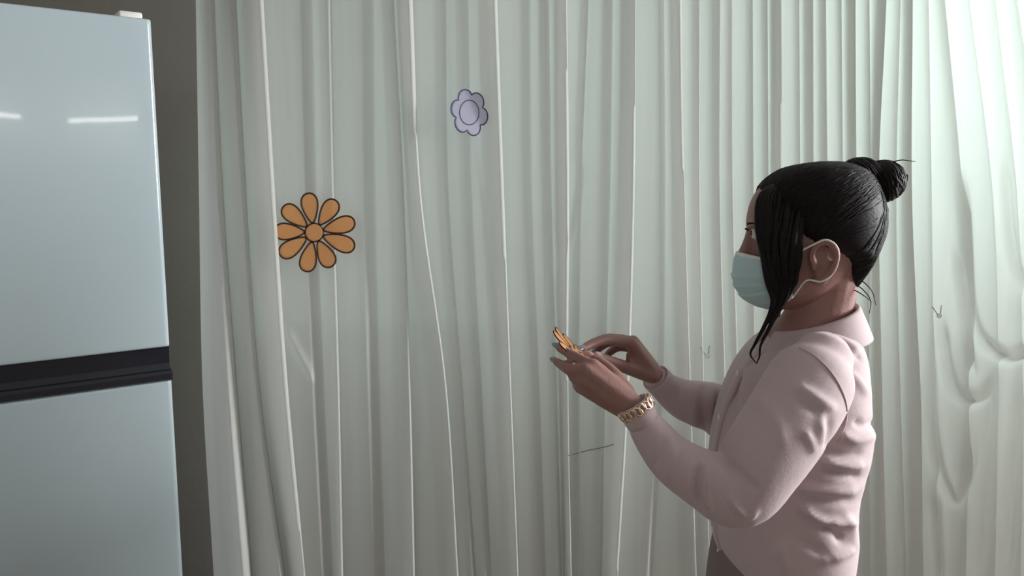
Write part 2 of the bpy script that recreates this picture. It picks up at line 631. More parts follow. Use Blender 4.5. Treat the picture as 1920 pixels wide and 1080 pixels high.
# gathered swags where the cloth is caught up over the window sill: (pixel polyline, width, height)
SWAGS = [
    ([(1800, 330), (1808, 430), (1813, 550), (1824, 610), (1848, 646), (1885, 668), (1920, 658), (1960, 620)], 9, 0.022),
    ([(1790, 470), (1800, 560), (1811, 625), (1816, 672), (1828, 702)], 7, 0.018),
    ([(1763, 600), (1768, 660), (1780, 715), (1803, 744), (1832, 742), (1856, 712)], 10, 0.020),
    ([(1745, 640), (1742, 760), (1752, 850), (1770, 910), (1790, 938), (1806, 905), (1818, 860), (1828, 780)], 9, 0.014),
    ([(1752, 930), (1756, 1010), (1762, 1090)], 8, 0.012),
    ([(1860, 700), (1846, 800), (1838, 940), (1830, 1090)], 14, 0.012),
    ([(1905, 720), (1892, 880), (1880, 1090)], 14, 0.012),
    ([(1880, 300), (1890, 430), (1906, 510), (1935, 560)], 10, 0.012),
    ([(885, 255), (892, 320), (906, 420), (920, 560), (930, 700)], 8, 0.008),
    ([(1055, 500), (1075, 420), (1090, 300)], 6, 0.006),
    ([(535, 610), (560, 660), (582, 700), (594, 720)], 7, 0.006),
]


def build_curtain():
    rows = []
    for z in Z_ROWS:
        r = curtain_row(z)
        x = r[:, 0]
        y = YC + r[:, 1] + 0.0035 * wave(x, z)
        rows.append(np.column_stack([x, y, np.full(len(x), z)]))
    A = np.array(rows)
    q = to_px(A.reshape(-1, 3))
    off = np.zeros(len(q))
    for poly, w, h in SWAGS:
        c = catmull(np.asarray(poly, float), 5)
        lo, hi = c.min(0) - 4 * w, c.max(0) + 4 * w
        idx = np.nonzero((q[:, 0] > lo[0]) & (q[:, 0] < hi[0]) & (q[:, 1] > lo[1]) & (q[:, 1] < hi[1]))[0]
        d, par = seg_dist(q[idx], c)
        off[idx] += 1.5 * h * np.exp(-(d / w) ** 2) * np.clip(np.minimum(par, 1 - par) * 6 + 0.1, 0, 1)
    A = A.reshape(-1, 3)
    A[:, 1] -= off
    n, m = len(Z_ROWS), len(rows[0])
    idx = np.arange(n * m).reshape(n, m)
    faces = np.stack([idx[:-1, :-1], idx[:-1, 1:], idx[1:, 1:], idx[1:, :-1]], -1).reshape(-1, 4)
    me = bpy.data.meshes.new('m')
    me.from_pydata(A, [], faces.tolist())
    me.update()
    me.shade_smooth()
    return me, A.reshape(n, m, 3)


CURT, CGRID = build_curtain()
curtain = link('sheer_curtain', CURT, M_CURTAIN)
tag(curtain, 'long off-white sheer curtain hanging in folds across the back wall and window', 'curtain')


def curtain_y(px, py):
    """Front-most depth of the curtain at a pixel (from the built mesh)."""
    z = P(px, py, YC)[2]
    i = int(np.argmin(np.abs(Z_ROWS - z)))
    g = CGRID[i]
    x = P(px, py, YC)[0]
    near = np.abs(g[:, 0] - x) < 0.006
    return float(g[near, 1].min()) if near.any() else YC


# grey thread line sewn across one fold
pts = [P(x, y, curtain_y(x, y) - 0.002) for x, y in ((1066, 854), (1082, 850), (1100, 845), (1120, 841), (1138, 837), (1150, 833))]
obj('seam_thread', tube(pts, [0.0011] * len(pts), 6, 2), M_THREAD, curtain)
rail = obj('curtain_rail', tube([(-0.85, YC + 0.0, 2.42), (1.75, YC + 0.0, 2.42)], [0.014, 0.014], 12, 4), M_RAIL)
tag(rail, 'metal rail the sheer curtain hangs from', 'rail')
for bx in (-0.8, 0.45, 1.7):
    link('bracket', bevel_mesh(box(bx - 0.012, bx + 0.012, YC, YB + 0.002, 2.41, 2.435), 0.003, 2), M_RAIL, rail)


def pin(px, py, label):
    y = curtain_y(px, py)
    e = empty('curtain_pin', P(px, py, y))
    c = P(px, py, y - 0.004)
    obj('pin_head', ellipsoid(c, (0.0065, 0.005, 0.0065), 12, 8), M_PIN, e)
    a = P(px - 13, py - 17, curtain_y(px - 13, py - 17) - 0.0015)
    b = P(px + 4, py - 19, curtain_y(px + 4, py - 19) - 0.0015)
    obj('pin_wire', tube([a, c, b], [0.0011, 0.0013, 0.0011], 6, 3), M_PINM, e)
    tag(e, label, 'pin')


pin(1761, 592, 'small white-headed pin in the curtain right of the dark-haired person')
pin(1326, 668, "small white-headed pin in the curtain above the person's rear sleeve")

# ------------------------------------------------------------------ paper flowers on the curtain


def smooth_curtain_y(px, py, w=14):
    return float(np.mean([curtain_y(px + d, py) for d in np.linspace(-w, w, 7)]))


def sheet(outline2d, mapf, thick, rings=5):
    """Sheet of paper: 2-D outline (n,2) about its centroid mapped by mapf(u,v,h), with a turned-down rim."""
    o = np.asarray(outline2d, float)
    c = o.mean(0)
    n = len(o)
    v = [mapf(*c, thick)]
    for k in range(1, rings + 1):
        v += [mapf(p, q, thick) for p, q in c + (o - c) * k / rings]
    v += [mapf(p, q, 0) for p, q in o]
    f = []
    for i in range(n):
        j = (i + 1) % n
        f.append((0, 1 + i, 1 + j))
        for k in range(rings):
            a, b = 1 + k * n, 1 + (k + 1) * n
            f.append((a + i, b + i, b + j, a + j))
    return np.array(v), f


def petal_outline(ang, r0, r1, hw, n=28):
    """Rounded petal, narrow at the centre and widest two thirds out."""
    t = np.linspace(0, 2 * math.pi, n, endpoint=False)
    s = (1 - np.cos(t)) / 2
    rad = r0 + (r1 - r0) * s
    w = hw * np.sin(t) * (0.42 + 0.75 * s)
    return np.column_stack([rad * math.cos(ang) - w * math.sin(ang), rad * math.sin(ang) + w * math.cos(ang)])


def grow(outline, d):
    c = outline.mean(0)
    v = outline - c
    nrm = np.roll(outline, -1, 0) - np.roll(outline, 1, 0)
    nrm = np.column_stack([nrm[:, 1], -nrm[:, 0]])
    nrm /= np.linalg.norm(nrm, axis=1)[:, None] + 1e-9
    if (nrm * v).sum() < 0:
        nrm = -nrm
    return outline + nrm * d


def outline_strip(o, line, mapf):
    """Drawn line of the given width that runs round an outline, slightly proud of the paper."""
    inner, outer = grow(o, -0.3 * line), grow(o, line)
    n = len(o)
    rings = [np.array([mapf(u, v, h) for u, v in q]) for q, h in ((inner, 0.0), (outer, 0.0), (outer, 0.0018), (inner, 0.0018))]
    f = []
    for k in range(4):
        for i in range(n):
            j = (i + 1) % n
            f.append((k * n + i, k * n + j, ((k + 1) % 4) * n + j, ((k + 1) % 4) * n + i))
    return np.concatenate(rings), f


def paper_daisy(name, label, cat, mapf, angs, r0, r1, hw, rc, line, group=None, base_loc=None):
    e = empty(name, base_loc)
    for a, dr in angs:
        o = petal_outline(math.radians(a), r0, r1 + dr, hw)
        p = obj('petal', sheet(o, lambda u, v, h: mapf(u, v, h + 0.0006), 0.0008), M_ORANGE, e)
        obj('petal_outline', outline_strip(o, line, mapf), M_INK, p)
    t = np.linspace(0, 2 * math.pi, 28, endpoint=False)
    disc = np.column_stack([np.cos(t), np.sin(t)])
    c = obj('flower_centre', sheet(disc * rc, lambda u, v, h: mapf(u, v, h + 0.0012), 0.0008), M_ORANGE, e)
    obj('centre_outline', outline_strip(disc * rc, line * 1.2, mapf), M_INK, c)
    return tag(e, label, cat, group)


OC = (589, 436)
OY = min(curtain_y(x, y) for x in range(545, 680, 6) for y in range(360, 512, 12)) - 0.003


def map_orange(u, v, h):
    px, py = OC[0] + u, OC[1] - v
    return P(px, py, OY - h)


paper_daisy('paper_flower', 'large orange paper daisy with dark outlined petals pinned on the left of the curtain', 'paper flower',
            map_orange, [(99, 0), (56, -2), (15, 4), (-21, 6), (-63, -3), (-102, 0), (-146, 2), (178, 0), (140, 1)],
            19, 74, 17, 16, 2.3, 'paper flowers', map_orange(0, 0, 0))

# lilac flower: six lobes, the lower half bent up towards the light
LC = (880, 211)
LY = min(smooth_curtain_y(x, 211, 10) for x in range(852, 916, 12)) - 0.010


def map_lilac(u, v, h):
    px, py = LC[0] + u, LC[1] - v
    s = (u * 0.47 + v * 0.88)              # distance from the diagonal bend, up positive
    lift = 0.0
    if s > 2:
        lift = -0.010 * (s - 2) / 40.0
    else:
        lift = 0.016 * (2 - s) / 45.0
    lift += 0.010 * (-u) / 35.0            # the left edge stands off the cloth
    return P(px, py, LY - 0.004 - lift - h)


t = np.linspace(0, 2 * math.pi, 96, endpoint=False)
rad = 30 + 13.5 * np.abs(np.cos(3 * (t - math.radians(100)))) ** 0.55
lob = np.column_stack([rad * np.cos(t) * 0.82, rad * np.sin(t) * 1.06])
rot = math.radians(8)
lob = lob @ np.array([[math.cos(rot), math.sin(rot)], [-math.sin(rot), math.cos(rot)]])
e = empty('paper_flower', map_lilac(0, 0, 0))
obj('flower_sheet', sheet(lob * 0.965, lambda u, v, h: map_lilac(u, v, h + 0.0006), 0.0008, 8), M_LILAC, e)
obj('flower_outline', outline_strip(lob * 0.95, 1.8, map_lilac), M_INK2, e)


def ring_strip(rx, ry, w, mapf, h):
    a = np.linspace(0, 2 * math.pi, 48, endpoint=False)
    rings = []
    for k, hh in ((0, h), (w, h), (w, h + 0.0006), (0, h + 0.0006)):
        rings.append(np.array([mapf((rx - k) * math.cos(x), (ry - k) * math.sin(x), hh) for x in a]))
    n = 48
    f = []
    for k in range(4):
        for i in range(n):
            j = (i + 1) % n
            f.append((k * n + i, k * n + j, ((k + 1) % 4) * n + j, ((k + 1) % 4) * n + i))
    return np.concatenate(rings), f


obj('centre_ring', ring_strip(19, 24, 1.8, map_lilac, 0.0012), M_INK2, e)
tag(e, 'small lilac paper flower with a drawn centre ring pinned high on the curtain', 'paper flower', 'paper flowers')

# ------------------------------------------------------------------ the refrigerator
FA = math.radians(36)
FR = np.array([-0.648, 1.49])                                 # front right edge on the floor plan
ex = np.array([math.cos(FA), math.sin(FA)])                   # along the front, to the right
en = np.array([math.sin(FA), -math.cos(FA)])                  # out of the front
FW, FD, FH = 0.72, 0.62, 1.885


def fpt(a, d, z):
    """a: metres left of the right edge, d: metres in front of the door face (negative: back)."""
    q = FR - ex * a + en * d
    return np.array([q[0], q[1], z])


def fbox(a0, a1, d0, d1, z0, z1):
    c = [fpt(a, d, z) for z in (z0, z1) for a, d in ((a1, d1), (a0, d1), (a0, d0), (a1, d0))]
    f = [(3, 2, 1, 0), (4, 5, 6, 7), (0, 1, 5, 4), (1, 2, 6, 5), (2, 3, 7, 6), (3, 0, 4, 7)]
    return np.array(c), f


def door_panel(z0, z1, rv=0.010):
    """Door with rounded vertical edges and a faint bow across its front."""
    prof = []
    n = 7
    for k in range(n):
        t = math.pi / 2 * k / (n - 1)
        prof.append((rv - rv * math.cos(t), -rv + rv * math.sin(t)))
    m = 24
    for k in range(1, m):
        s = k / m
        prof.append((rv + (FW - 2 * rv) * s, 0.0030 * math.sin(math.pi * s)))
    for k in range(n):
        t = math.pi / 2 * k / (n - 1)
        prof.append((FW - rv + rv * math.sin(t), -rv + rv * math.cos(t)))
    prof.append((FW, -0.055))
    prof.append((0, -0.055))
    rz = 0.004
    rings = []
    for z, ins in ((z0, rz), (z0 + rz * 0.35, rz * 0.3), (z0 + rz, 0), (z0 + rz + 0.004, 0), (z1 - rz - 0.004, 0), (z1 - rz, 0), (z1 - rz * 0.35, rz * 0.3), (z1, rz)):
        rings.append(np.array([fpt(a, d - (ins if d > -0.05 else 0), z) for a, d in prof]))
    return loft(rings)


def z_at(px, py, d=0.0):
    """Height on the fridge front plane seen at a pixel."""
    r = ray(px, py)
    p0 = fpt(0, d, 0)[:2]
    t = (p0 @ en) / (r[:2] @ en)
    return CAM_H + r[2] * t, r * t


ZT = z_at(296, 37)[0]
ZH1 = z_at(326, 649)[0]
ZH0 = z_at(328, 711)[0]
fr = empty('refrigerator', (*(FR - ex * FW / 2 - en * FD / 2), 0))
link('cabinet', bevel_mesh(fbox(0.004, FW - 0.004, -FD, -0.058, 0.03, ZT - 0.004), 0.006, 3), M_FRIDGE_SIDE, fr)
d1 = obj('freezer_door', door_panel(ZH1, ZT), M_FRIDGE, fr)
d2 = obj('lower_door', door_panel(0.06, ZH0), M_FRIDGE, fr)
obj('door_gasket', fbox(0.01, FW - 0.01, -0.06, -0.05, 0.07, ZT - 0.01), M_BLACK, fr, smooth=False)


def strip(profile, a0, a1):
    """Bar of constant cross-section [(d, z)] along the front."""
    return loft([np.array([fpt(a, d, z) for d, z in profile]) for a in (a0, a1)])


hb = ZH1 - ZH0
obj('handle_recess', strip([(-0.050, ZH0 + 0.3 * hb), (-0.001, ZH0 + 0.32 * hb), (-0.006, ZH0 + 0.5 * hb), (-0.004, ZH1 - 0.004), (-0.002, ZH1), (-0.05, ZH1)], 0.002, FW - 0.002), M_BLACK, fr, smooth=False)
obj('handle_lip', strip([(-0.05, ZH0), (0.004, ZH0), (0.008, ZH0 + 0.05 * hb), (0.009, ZH0 + 0.22 * hb), (0.006, ZH0 + 0.31 * hb), (-0.001, ZH0 + 0.33 * hb), (-0.05, ZH0 + 0.33 * hb)], 0.001, FW - 0.001), M_BLACK, fr, smooth=False)
link('hinge_cover', bevel_mesh(fbox(0.012, 0.052, -0.075, -0.012, ZT, ZT + 0.012), 0.004, 3), M_HINGE, fr)
link('hinge_cover', bevel_mesh(fbox(FW - 0.065, FW - 0.015, -0.075, -0.008, ZT, ZT + 0.012), 0.004, 3), M_HINGE, fr)
for a in (0.06, FW - 0.06):
    for d in (-0.1, -FD + 0.06):
        c = fpt(a, d, 0)
        obj('foot', tube([(c[0], c[1], 0.0), (c[0], c[1], 0.034)], [0.02, 0.018], 12, 1, round_ends=False), M_BLACK, fr)
tag(fr, 'tall pale blue-grey glossy refrigerator with a black handle strip at the left edge', 'refrigerator')

# lamp on the side wall behind the camera, whose tubes mirror in the freezer door


def mirror_hit(px, py, wall):
    _, p = z_at(px, py)
    q = ray(px, py)
    n3 = np.array([en[0], en[1], 0])
    r = q - 2 * q.dot(n3) * n3
    o = p + np.array([0, 0, CAM_H])
    t = (XR - 0.05 - o[0]) / r[0] if wall == 'right' else (YF + 0.05 - o[1]) / r[1]
    return o + r * t


for (pa, pb, wall, lab) in (((165, 227), (326, 223), 'right', 'lit wall tube lamp whose long streak mirrors in the freezer door'),
                            ((-60, 214), (62, 215), 'front', 'lit wall tube lamp whose short streak mirrors at the photo edge of the freezer door')):
    A, B = mirror_hit(*pa, wall), mirror_hit(*pb, wall)
    zz = (A[2] + B[2]) / 2
    A[2] = B[2] = zz
    e = empty('wall_lamp', (A + B) / 2)
    obj('tube', tube([A, B], [0.015, 0.015], 12, 4), M_TUBE, e)
    lo, hi = np.minimum(A, B), np.maximum(A, B)
    if wall == 'right':
        hb_ = box(XR - 0.032, XR, lo[1] - 0.03, hi[1] + 0.03, zz - 0.03, zz + 0.03)
    else:
        hb_ = box(lo[0] - 0.03, hi[0] + 0.03, YF, YF + 0.032, zz - 0.03, zz + 0.03)
    link('housing', bevel_mesh(hb_, 0.006, 2), M_LAMPBODY, e)
    tag(e, lab, 'lamp')

# ------------------------------------------------------------------ the person
from mathutils.bvhtree import BVHTree
YM = 1.30                                   # the plane through the middle of the body


def fit_ring(py, front, back, b, n=48, ex=2.2, taper=0.0, grow_m=0.0):
    """Horizontal body section at image row py whose outline spans pixels front..back."""
    z = P(960, py, YM)[2]
    xf, xb = P(front, py, YM)[0], P(back, py, YM)[0]
    th = np.linspace(0, 2 * math.pi, n, endpoint=False)
    c, s_ = np.cos(th), np.sin(th)
    cc = np.sign(c) * np.abs(c) ** (2 / ex)
    ss = np.sign(s_) * np.abs(s_) ** (2 / ex)
    for _ in range(8):
        xc, a = (xf + xb) / 2, (xb - xf) / 2
        r = np.column_stack([xc + a * cc, YM + b * ss * (1 + taper * c), np.full(n, z)])
        q = to_px(r)[:, 0]
        k = YM / F
        xf += (front - q.min()) * k
        xb += (back - q.max()) * k
    xc, a = (xf + xb) / 2, max((xb - xf) / 2, 0.006)
    a, b2 = a + grow_m, b + grow_m
    return np.column_stack([xc + a * cc, YM + b2 * ss * (1 + taper * c), np.full(n, z)])


def ring_rows(rows, sub=4, **kw):
    c = catmull(np.array(rows, float), sub)
    return [fit_ring(*r, **kw) for r in c]


def mirror(pts):
    q = np.array(pts, float)
    q[:, 1] = 2 * YM - q[:, 1]
    return q


def PP(*rows):
    return np.array([P(*r[:3]) for r in rows])


TORSO = [(608, 1466, 1596, .062), (618, 1452, 1608, .090), (637, 1426, 1621, .124), (660, 1402, 1630, .150), (700, 1374, 1634, .166),
         (750, 1352, 1637, .172), (790, 1340, 1640, .172), (830, 1332, 1634, .167), (870, 1328, 1622, .161), (910, 1327, 1613, .157),
         (950, 1328, 1609, .159), (985, 1330, 1611, .164), (1020, 1334, 1606, .167), (1050, 1340, 1600, .167), (1072, 1346, 1594, .163)]
HEAD = [(316, 1505, 1585, .022), (322, 1475, 1610, .045), (332, 1452, 1626, .058), (350, 1424, 1640, .068), (380, 1406, 1646, .075), (410, 1399, 1646, .077),
        (428, 1399, 1642, .077), (448, 1405, 1634, .076), (475, 1403, 1618, .073), (505, 1400, 1596, .067), (530, 1400, 1575, .060),
        (552, 1407, 1552, .050), (568, 1420, 1525, .036), (578, 1436, 1500, .018)]

near_arm = [(1530, 705, 1.185, .036), (1515, 730, 1.160, .044), (1478, 785, 1.122, .046), (1425, 858, 1.096, .042), (1378, 914, 1.082, .038),
            (1312, 893, 1.078, .034), (1257, 858, 1.085, .029), (1215, 805, 1.090, .022), (1190, 763, 1.092, .0170)]
far_arm = [(1530, 705, 1.415, .036), (1515, 730, 1.440, .044), (1460, 765, 1.480, .045), (1405, 795, 1.490, .040), (1340, 768, 1.465, .036),
           (1285, 748, 1.430, .027), (1250, 726, 1.405, .020), (1230, 708, 1.390, .0185)]


def chain(rows, radii=None, **kw):
    r = [q[3] for q in rows] if radii is None else radii
    return tube(PP(*rows), r, **kw)


body_parts = [loft(ring_rows(HEAD, 3, taper=0.10))]
# neck
body_parts.append(tube(PP((1552, 480, YM), (1545, 540, YM), (1530, 600, YM), (1515, 640, YM)), [.056, .051, .053, .066], 20, 4))
# torso a little inside the clothes
body_parts.append(loft(ring_rows([(p, f, b, w) for p, f, b, w in TORSO], 2, grow_m=-0.016)))
body_parts.append(chain(near_arm, n=16))
body_parts.append(chain(far_arm, n=16))
# nose, lips, chin, brow
body_parts.append(tube(PP((1410, 432, YM), (1404, 455, YM), (1396, 478, YM)), [.009, .010, .0120], 12, 4))
body_parts.append(tube(PP((1397, 488, YM - .014), (1397, 488, YM + .014)), [.010, .010], 10, 2))
body_parts.append(tube(PP((1403, 520, YM - .02), (1394, 519, YM), (1403, 520, YM + .02)), [.006, .009, .006], 10, 4))
body_parts.append(tube(PP((1404, 532, YM - .018), (1396, 532, YM), (1404, 532, YM + .018)), [.006, .0095, .006], 10, 4))
body_parts.append(ellipsoid(P(1426, 556, YM), (.014, .02, .013)))
for sgn in (-1, 1):
    body_parts.append(tube(PP((1409, 424, YM + sgn * .012), (1410, 421, YM + sgn * .032), (1424, 424, YM + sgn * .05)), [.006, .007, .006], 10, 4))
# ears
ear = PP((1527, 503, 1.219), (1522, 478, 1.216), (1532, 459, 1.211), (1551, 454, 1.208), (1567, 468, 1.206), (1567, 490, 1.210), (1556, 512, 1.215), (1540, 528, 1.222), (1528, 528, 1.225))
ear_r = [.0045, .005, .0055, .006, .006, .0055, .0055, .007, .006]
conch = P(1541, 492, 1.226)
for e_pts, c in ((ear, conch), (mirror(ear), mirror([conch])[0])):
    body_parts.append(tube(e_pts, ear_r, 10, 4))
    body_parts.append(ellipsoid(c, (.0165, .006, .027), 16, 10))
    body_parts.append(tube([c + np.array([-.004, 0, -.012]), c + np.array([.004, -.004 if c[1] < YM else .004, .002]), c + np.array([.003, -.004 if c[1] < YM else .004, .016])], [.004, .004, .003], 8, 3))

# ---- hands
NAILS = []


def finger(rows, r0, r1, nail_dir=None):
    pts = PP(*rows)
    rad = np.linspace(r0, r1, len(pts))
    rad[1:-1] += 0.0004
    body_parts.append(tube(pts, rad, 12, 4))
    if nail_dir is not None:
        d = pts[-1] - pts[-2]
        d /= np.linalg.norm(d)
        nd = np.array(nail_dir, float)
        nd -= d * nd.dot(d)
        nd /= np.linalg.norm(nd)
        NAILS.append((pts[-1] + d * r1 * (0.9 if r1 < .0075 else 0.3), d, nd, r1))


def metacarpal(a, b, r0, r1):
    pa, pb = P(*a), P(*b)
    body_parts.append(tube([pa, (pa * .5 + pb * .5), pb], [r0, (r0 + r1) / 2 + .0005, r1], 12, 3))


# near (left) hand: back of the hand to the camera, index on top, fingers curling behind the flower
NK = {'i': (1112, 685, 1.108), 'm': (1098, 694, 1.100), 'r': (1093, 713, 1.100), 'p': (1102, 734, 1.106)}
metacarpal((1183, 752, 1.096), NK['i'], .0145, .0105)
metacarpal((1181, 758, 1.092), NK['m'], .0150, .0108)
metacarpal((1178, 765, 1.092), NK['r'], .0150, .0104)
metacarpal((1176, 771, 1.096), NK['p'], .0140, .0098)
body_parts.append(tube(PP((1176, 748, 1.112), (1150, 722, 1.118), (1125, 708, 1.118)), [.014, .015, .010], 12, 3))
finger([NK['i'], (1084, 672, 1.122), (1064, 661, 1.148), (1048, 652, 1.168)], .0088, .0060, (0, -.8, .6))
finger([NK['m'], (1070, 693, 1.108), (1054, 685, 1.134), (1043, 678, 1.154)], .0090, .0062, (0, -.9, .3))
finger([NK['r'], (1077, 708, 1.112), (1074, 696, 1.146), (1086, 690, 1.160)], .0088, .0066, (-1, -.3, 0))
finger([NK['p'], (1086, 728, 1.116), (1080, 712, 1.144), (1090, 704, 1.156)], .0080, .0060, (-1, -.3, 0))
finger([(1176, 738, 1.110), (1152, 705, 1.138), (1126, 682, 1.158), (1106, 670, 1.168)], .0130, .0080, (0, -.4, 1))
# far (right) hand: palm down, wrist bent, fingers reaching over to pinch the flower
FK = {'i': (1181, 643, 1.286), 'm': (1187, 640, 1.306), 'r': (1191, 645, 1.326), 'p': (1196, 655, 1.343)}
metacarpal((1224, 703, 1.372), FK['i'], .0145, .0105)
metacarpal((1227, 700, 1.383), FK['m'], .0150, .0108)
metacarpal((1230, 702, 1.392), FK['r'], .0150, .0104)
metacarpal((1232, 706, 1.398), FK['p'], .0140, .0098)
body_parts.append(tube(PP((1222, 705, 1.365), (1202, 690, 1.335), (1184, 668, 1.305)), [.014, .014, .010], 12, 3))
finger([FK['i'], (1138, 637, 1.262), (1110, 645, 1.238), (1092, 655, 1.218)], .0092, .0068, (0, -.4, 1))
finger([FK['m'], (1143, 635, 1.288), (1114, 643, 1.262), (1097, 654, 1.242)], .0094, .0068, (0, -.4, 1))
finger([FK['r'], (1150, 640, 1.312), (1126, 650, 1.296), (1114, 662, 1.280)], .0088, .0066, (0, -.4, 1))
finger([FK['p'], (1162, 651, 1.334), (1144, 660, 1.322), (1136, 671, 1.308)], .0080, .0060, (0, -.4, 1))
finger([(1222, 706, 1.360), (1188, 694, 1.312), (1152, 681, 1.262), (1120, 669, 1.222)], .0130, .0080, (0, -.5, 1))

# ---- hips, legs, feet
XH = P(1472, 1080, YM)[0]
HIPS = [(1000, 1342, 1588, .148), (1040, 1334, 1590, .155), (1080, 1327, 1612, .164), (1140, 1322, 1640, .172), (1200, 1330, 1648, .176), (1255, 1345, 1640, .172)]
body_parts.append(loft(ring_rows(HIPS, 3, grow_m=-0.014)))
for sgn in (-1, 1):
    y = YM + sgn * .088
    body_parts.append(tube([(XH - .005, y, .86), (XH - .015, y, .62), (XH, y, .45), (XH + .015, y, .28), (XH + .02, y, .085)], [.080, .068, .052, .047, .034], 18, 4))
    body_parts.append(tube([(XH + .04, y, .055), (XH - .06, y, .050), (XH - .15, y, .036)], [.032, .034, .024], 14, 4))

person = empty('person', (XH, YM, 0.0))
BODY = remesh(body_parts, 0.0034, 3)
body = link('body', BODY, M_SKIN, person)

# nails, eyes, brows and lashes
for c, d, nd, r in NAILS:
    side = np.cross(d, nd)
    u = np.linspace(0, 2 * math.pi, 14, endpoint=False)
    rings = []
    for k, (sc_, hh) in enumerate(((1.0, .60), (1.0, .84), (.7, 1.0), (.25, 1.06))):
        rings.append(np.array([c + d * (math.cos(a) * r * (1.9 if r < .0075 else 1.2) * sc_) + side * (math.sin(a) * r * .78 * sc_) + nd * r * (hh - .22 * (math.sin(a) * sc_) ** 2 - .25 * max(0.0, math.cos(a)) * sc_) for a in u]))
    obj('fingernail', loft(rings), M_NAIL if r < .0075 else M_NAILP, body)
for sgn in (-1, 1):
    c = P(1420, 437, YM + sgn * .031)
    eye = obj('eyeball', ellipsoid(c, (.0110, .0110, .0110)), M_EYE, body)
    ic = c + np.array([-.0075, 0, 0])
    obj('iris', ellipsoid(ic, (.0046, .0058, .0058), 14, 8), M_IRIS, body)
    obj('eyelash', tube(PP((1404, 432, YM + sgn * .018), (1398, 429, YM + sgn * .030), (1404, 430, YM + sgn * .042)), [.0009, .0015, .0009], 8, 4), M_HAIR, body)
    obj('eyebrow', tube(PP((1405, 424, YM + sgn * .012), (1403, 419, YM + sgn * .030), (1417, 419, YM + sgn * .050)), [.0012, .0020, .0010], 8, 4), M_HAIR, body)

# ---- shirt
tr = ring_rows(TORSO, 5, n=72)
zlow = P(960, 1000, YM)[2]
for r in tr:                                                     # front hem hangs higher than the back
    xc, a = r[:, 0].mean(), np.ptp(r[:, 0]) / 2
    low = np.clip((zlow - r[:, 2]) / 0.09, 0, 1)
    r[:, 2] += low * 0.032 * np.clip((xc - r[:, 0]) / a, -0.35, 1)
SHIRT = remesh([loft(tr)], 0.0045, 2)
FOLD_TORSO = [
    ([(1490, 633), (1513, 647), (1547, 660), (1597, 673)], 9, .006), ([(1553, 627), (1588, 645), (1612, 662)], 8, .005), ([(1563, 642), (1597, 659), (1614, 676)], 6, -.004),
    ([(1575, 690), (1606, 712), (1628, 742)], 8, .004),
    ([(1600, 790), (1622, 800), (1642, 790)], 8, -.005), ([(1572, 812), (1606, 826), (1640, 815)], 9, .007),
    ([(1530, 842), (1575, 855), (1622, 850)], 8, -.005), ([(1540, 862), (1587, 873), (1622, 872)], 8, .008), ([(1545, 884), (1584, 893), (1616, 894)], 7, -.007),
    ([(1495, 911), (1534, 918), (1584, 921), (1610, 914)], 9, .008), ([(1502, 932), (1550, 942), (1606, 938)], 8, -.006),
    ([(1500, 947), (1525, 968), (1559, 981), (1602, 978)], 8, .009), ([(1540, 985), (1565, 998), (1580, 1018)], 9, -.008),
    ([(1586, 965), (1598, 995), (1600, 1030)], 8, .006), ([(1536, 1049), (1570, 1045), (1600, 1028)], 9, .008), ([(1500, 1012), (1530, 1030), (1560, 1052)], 8, -.005),
    ([(1462, 1020), (1470, 1045), (1478, 1072)], 9, .006), ([(1420, 985), (1440, 1010), (1450, 1050)], 12, .003), ([(1475, 890), (1500, 898), (1530, 902)], 8, -.004),
    ([(1386, 690), (1378, 740), (1384, 800)], 9, -.004), ([(1402, 680), (1396, 740), (1398, 790)], 8, .004), ([(1440, 640), (1470, 655), (1490, 672)], 9, -.003)]
wrinkle(SHIRT, FOLD_TORSO)
shirt = link('shirt', SHIRT, M_SHIRT, person)

near_sl = [(1540, 678, 1.170, .046), (1522, 712, 1.152, .062), (1482, 782, 1.118, .0625), (1428, 862, 1.090, .059), (1382, 922, 1.076, .051),
           (1318, 897, 1.076, .0415), (1260, 860, 1.083, .0345), (1217, 808, 1.089, .0270), (1203, 786, 1.0905, .0212), (1197, 776, 1.091, .0200)]
FOLD_SLEEVE = [
    ([(1490, 722), (1530, 746), (1568, 772)], 11, .005), ([(1495, 748), (1530, 772), (1556, 796)], 10, -.003), ([(1541, 770), (1539, 805), (1536, 838)], 9, .005),
    ([(1508, 808), (1520, 830), (1526, 850)], 9, .004), ([(1556, 790), (1554, 815), (1546, 840)], 7, -.004),
    ([(1367, 935), (1385, 958), (1404, 970), (1420, 958)], 5, .005), ([(1312, 868), (1306, 910), (1312, 950)], 6, -.007), ([(1326, 872), (1322, 915), (1330, 962)], 6, .006),
    ([(1296, 862), (1290, 890), (1292, 925)], 7, .003), ([(1250, 820), (1235, 850), (1226, 880)], 7, -.003), ([(1268, 836), (1256, 866), (1250, 900)], 7, .003),
    ([(1345, 860), (1380, 880), (1420, 920)], 8, -.004), ([(1410, 740), (1450, 780), (1470, 840)], 14, .003)]
SL1 = remesh([chain(near_sl, n=28, m=6)], 0.0042, 2)
wrinkle(SL1, FOLD_SLEEVE)
sleeve1 = link('sleeve', SL1, M_SHIRT, shirt)
far_sl = [(1540, 690, 1.435, .052), (1515, 725, 1.455, .060), (1460, 772, 1.485, .058), (1400, 795, 1.495, .054), (1335, 764, 1.465, .047),
          (1285, 750, 1.430, .038), (1248, 727, 1.404, .0275), (1234, 714, 1.394, .0240)]
SL2 = remesh([chain(far_sl, n=28, m=6)], 0.0042, 2)
wrinkle(SL2, [([(1325, 715), (1318, 760), (1322, 810)], 6, -.005), ([(1305, 716), (1300, 755), (1302, 800)], 7, .004), ([(1280, 715), (1275, 750)], 6, -.004), ([(1338, 720), (1334, 770), (1338, 812)], 6, .004)])
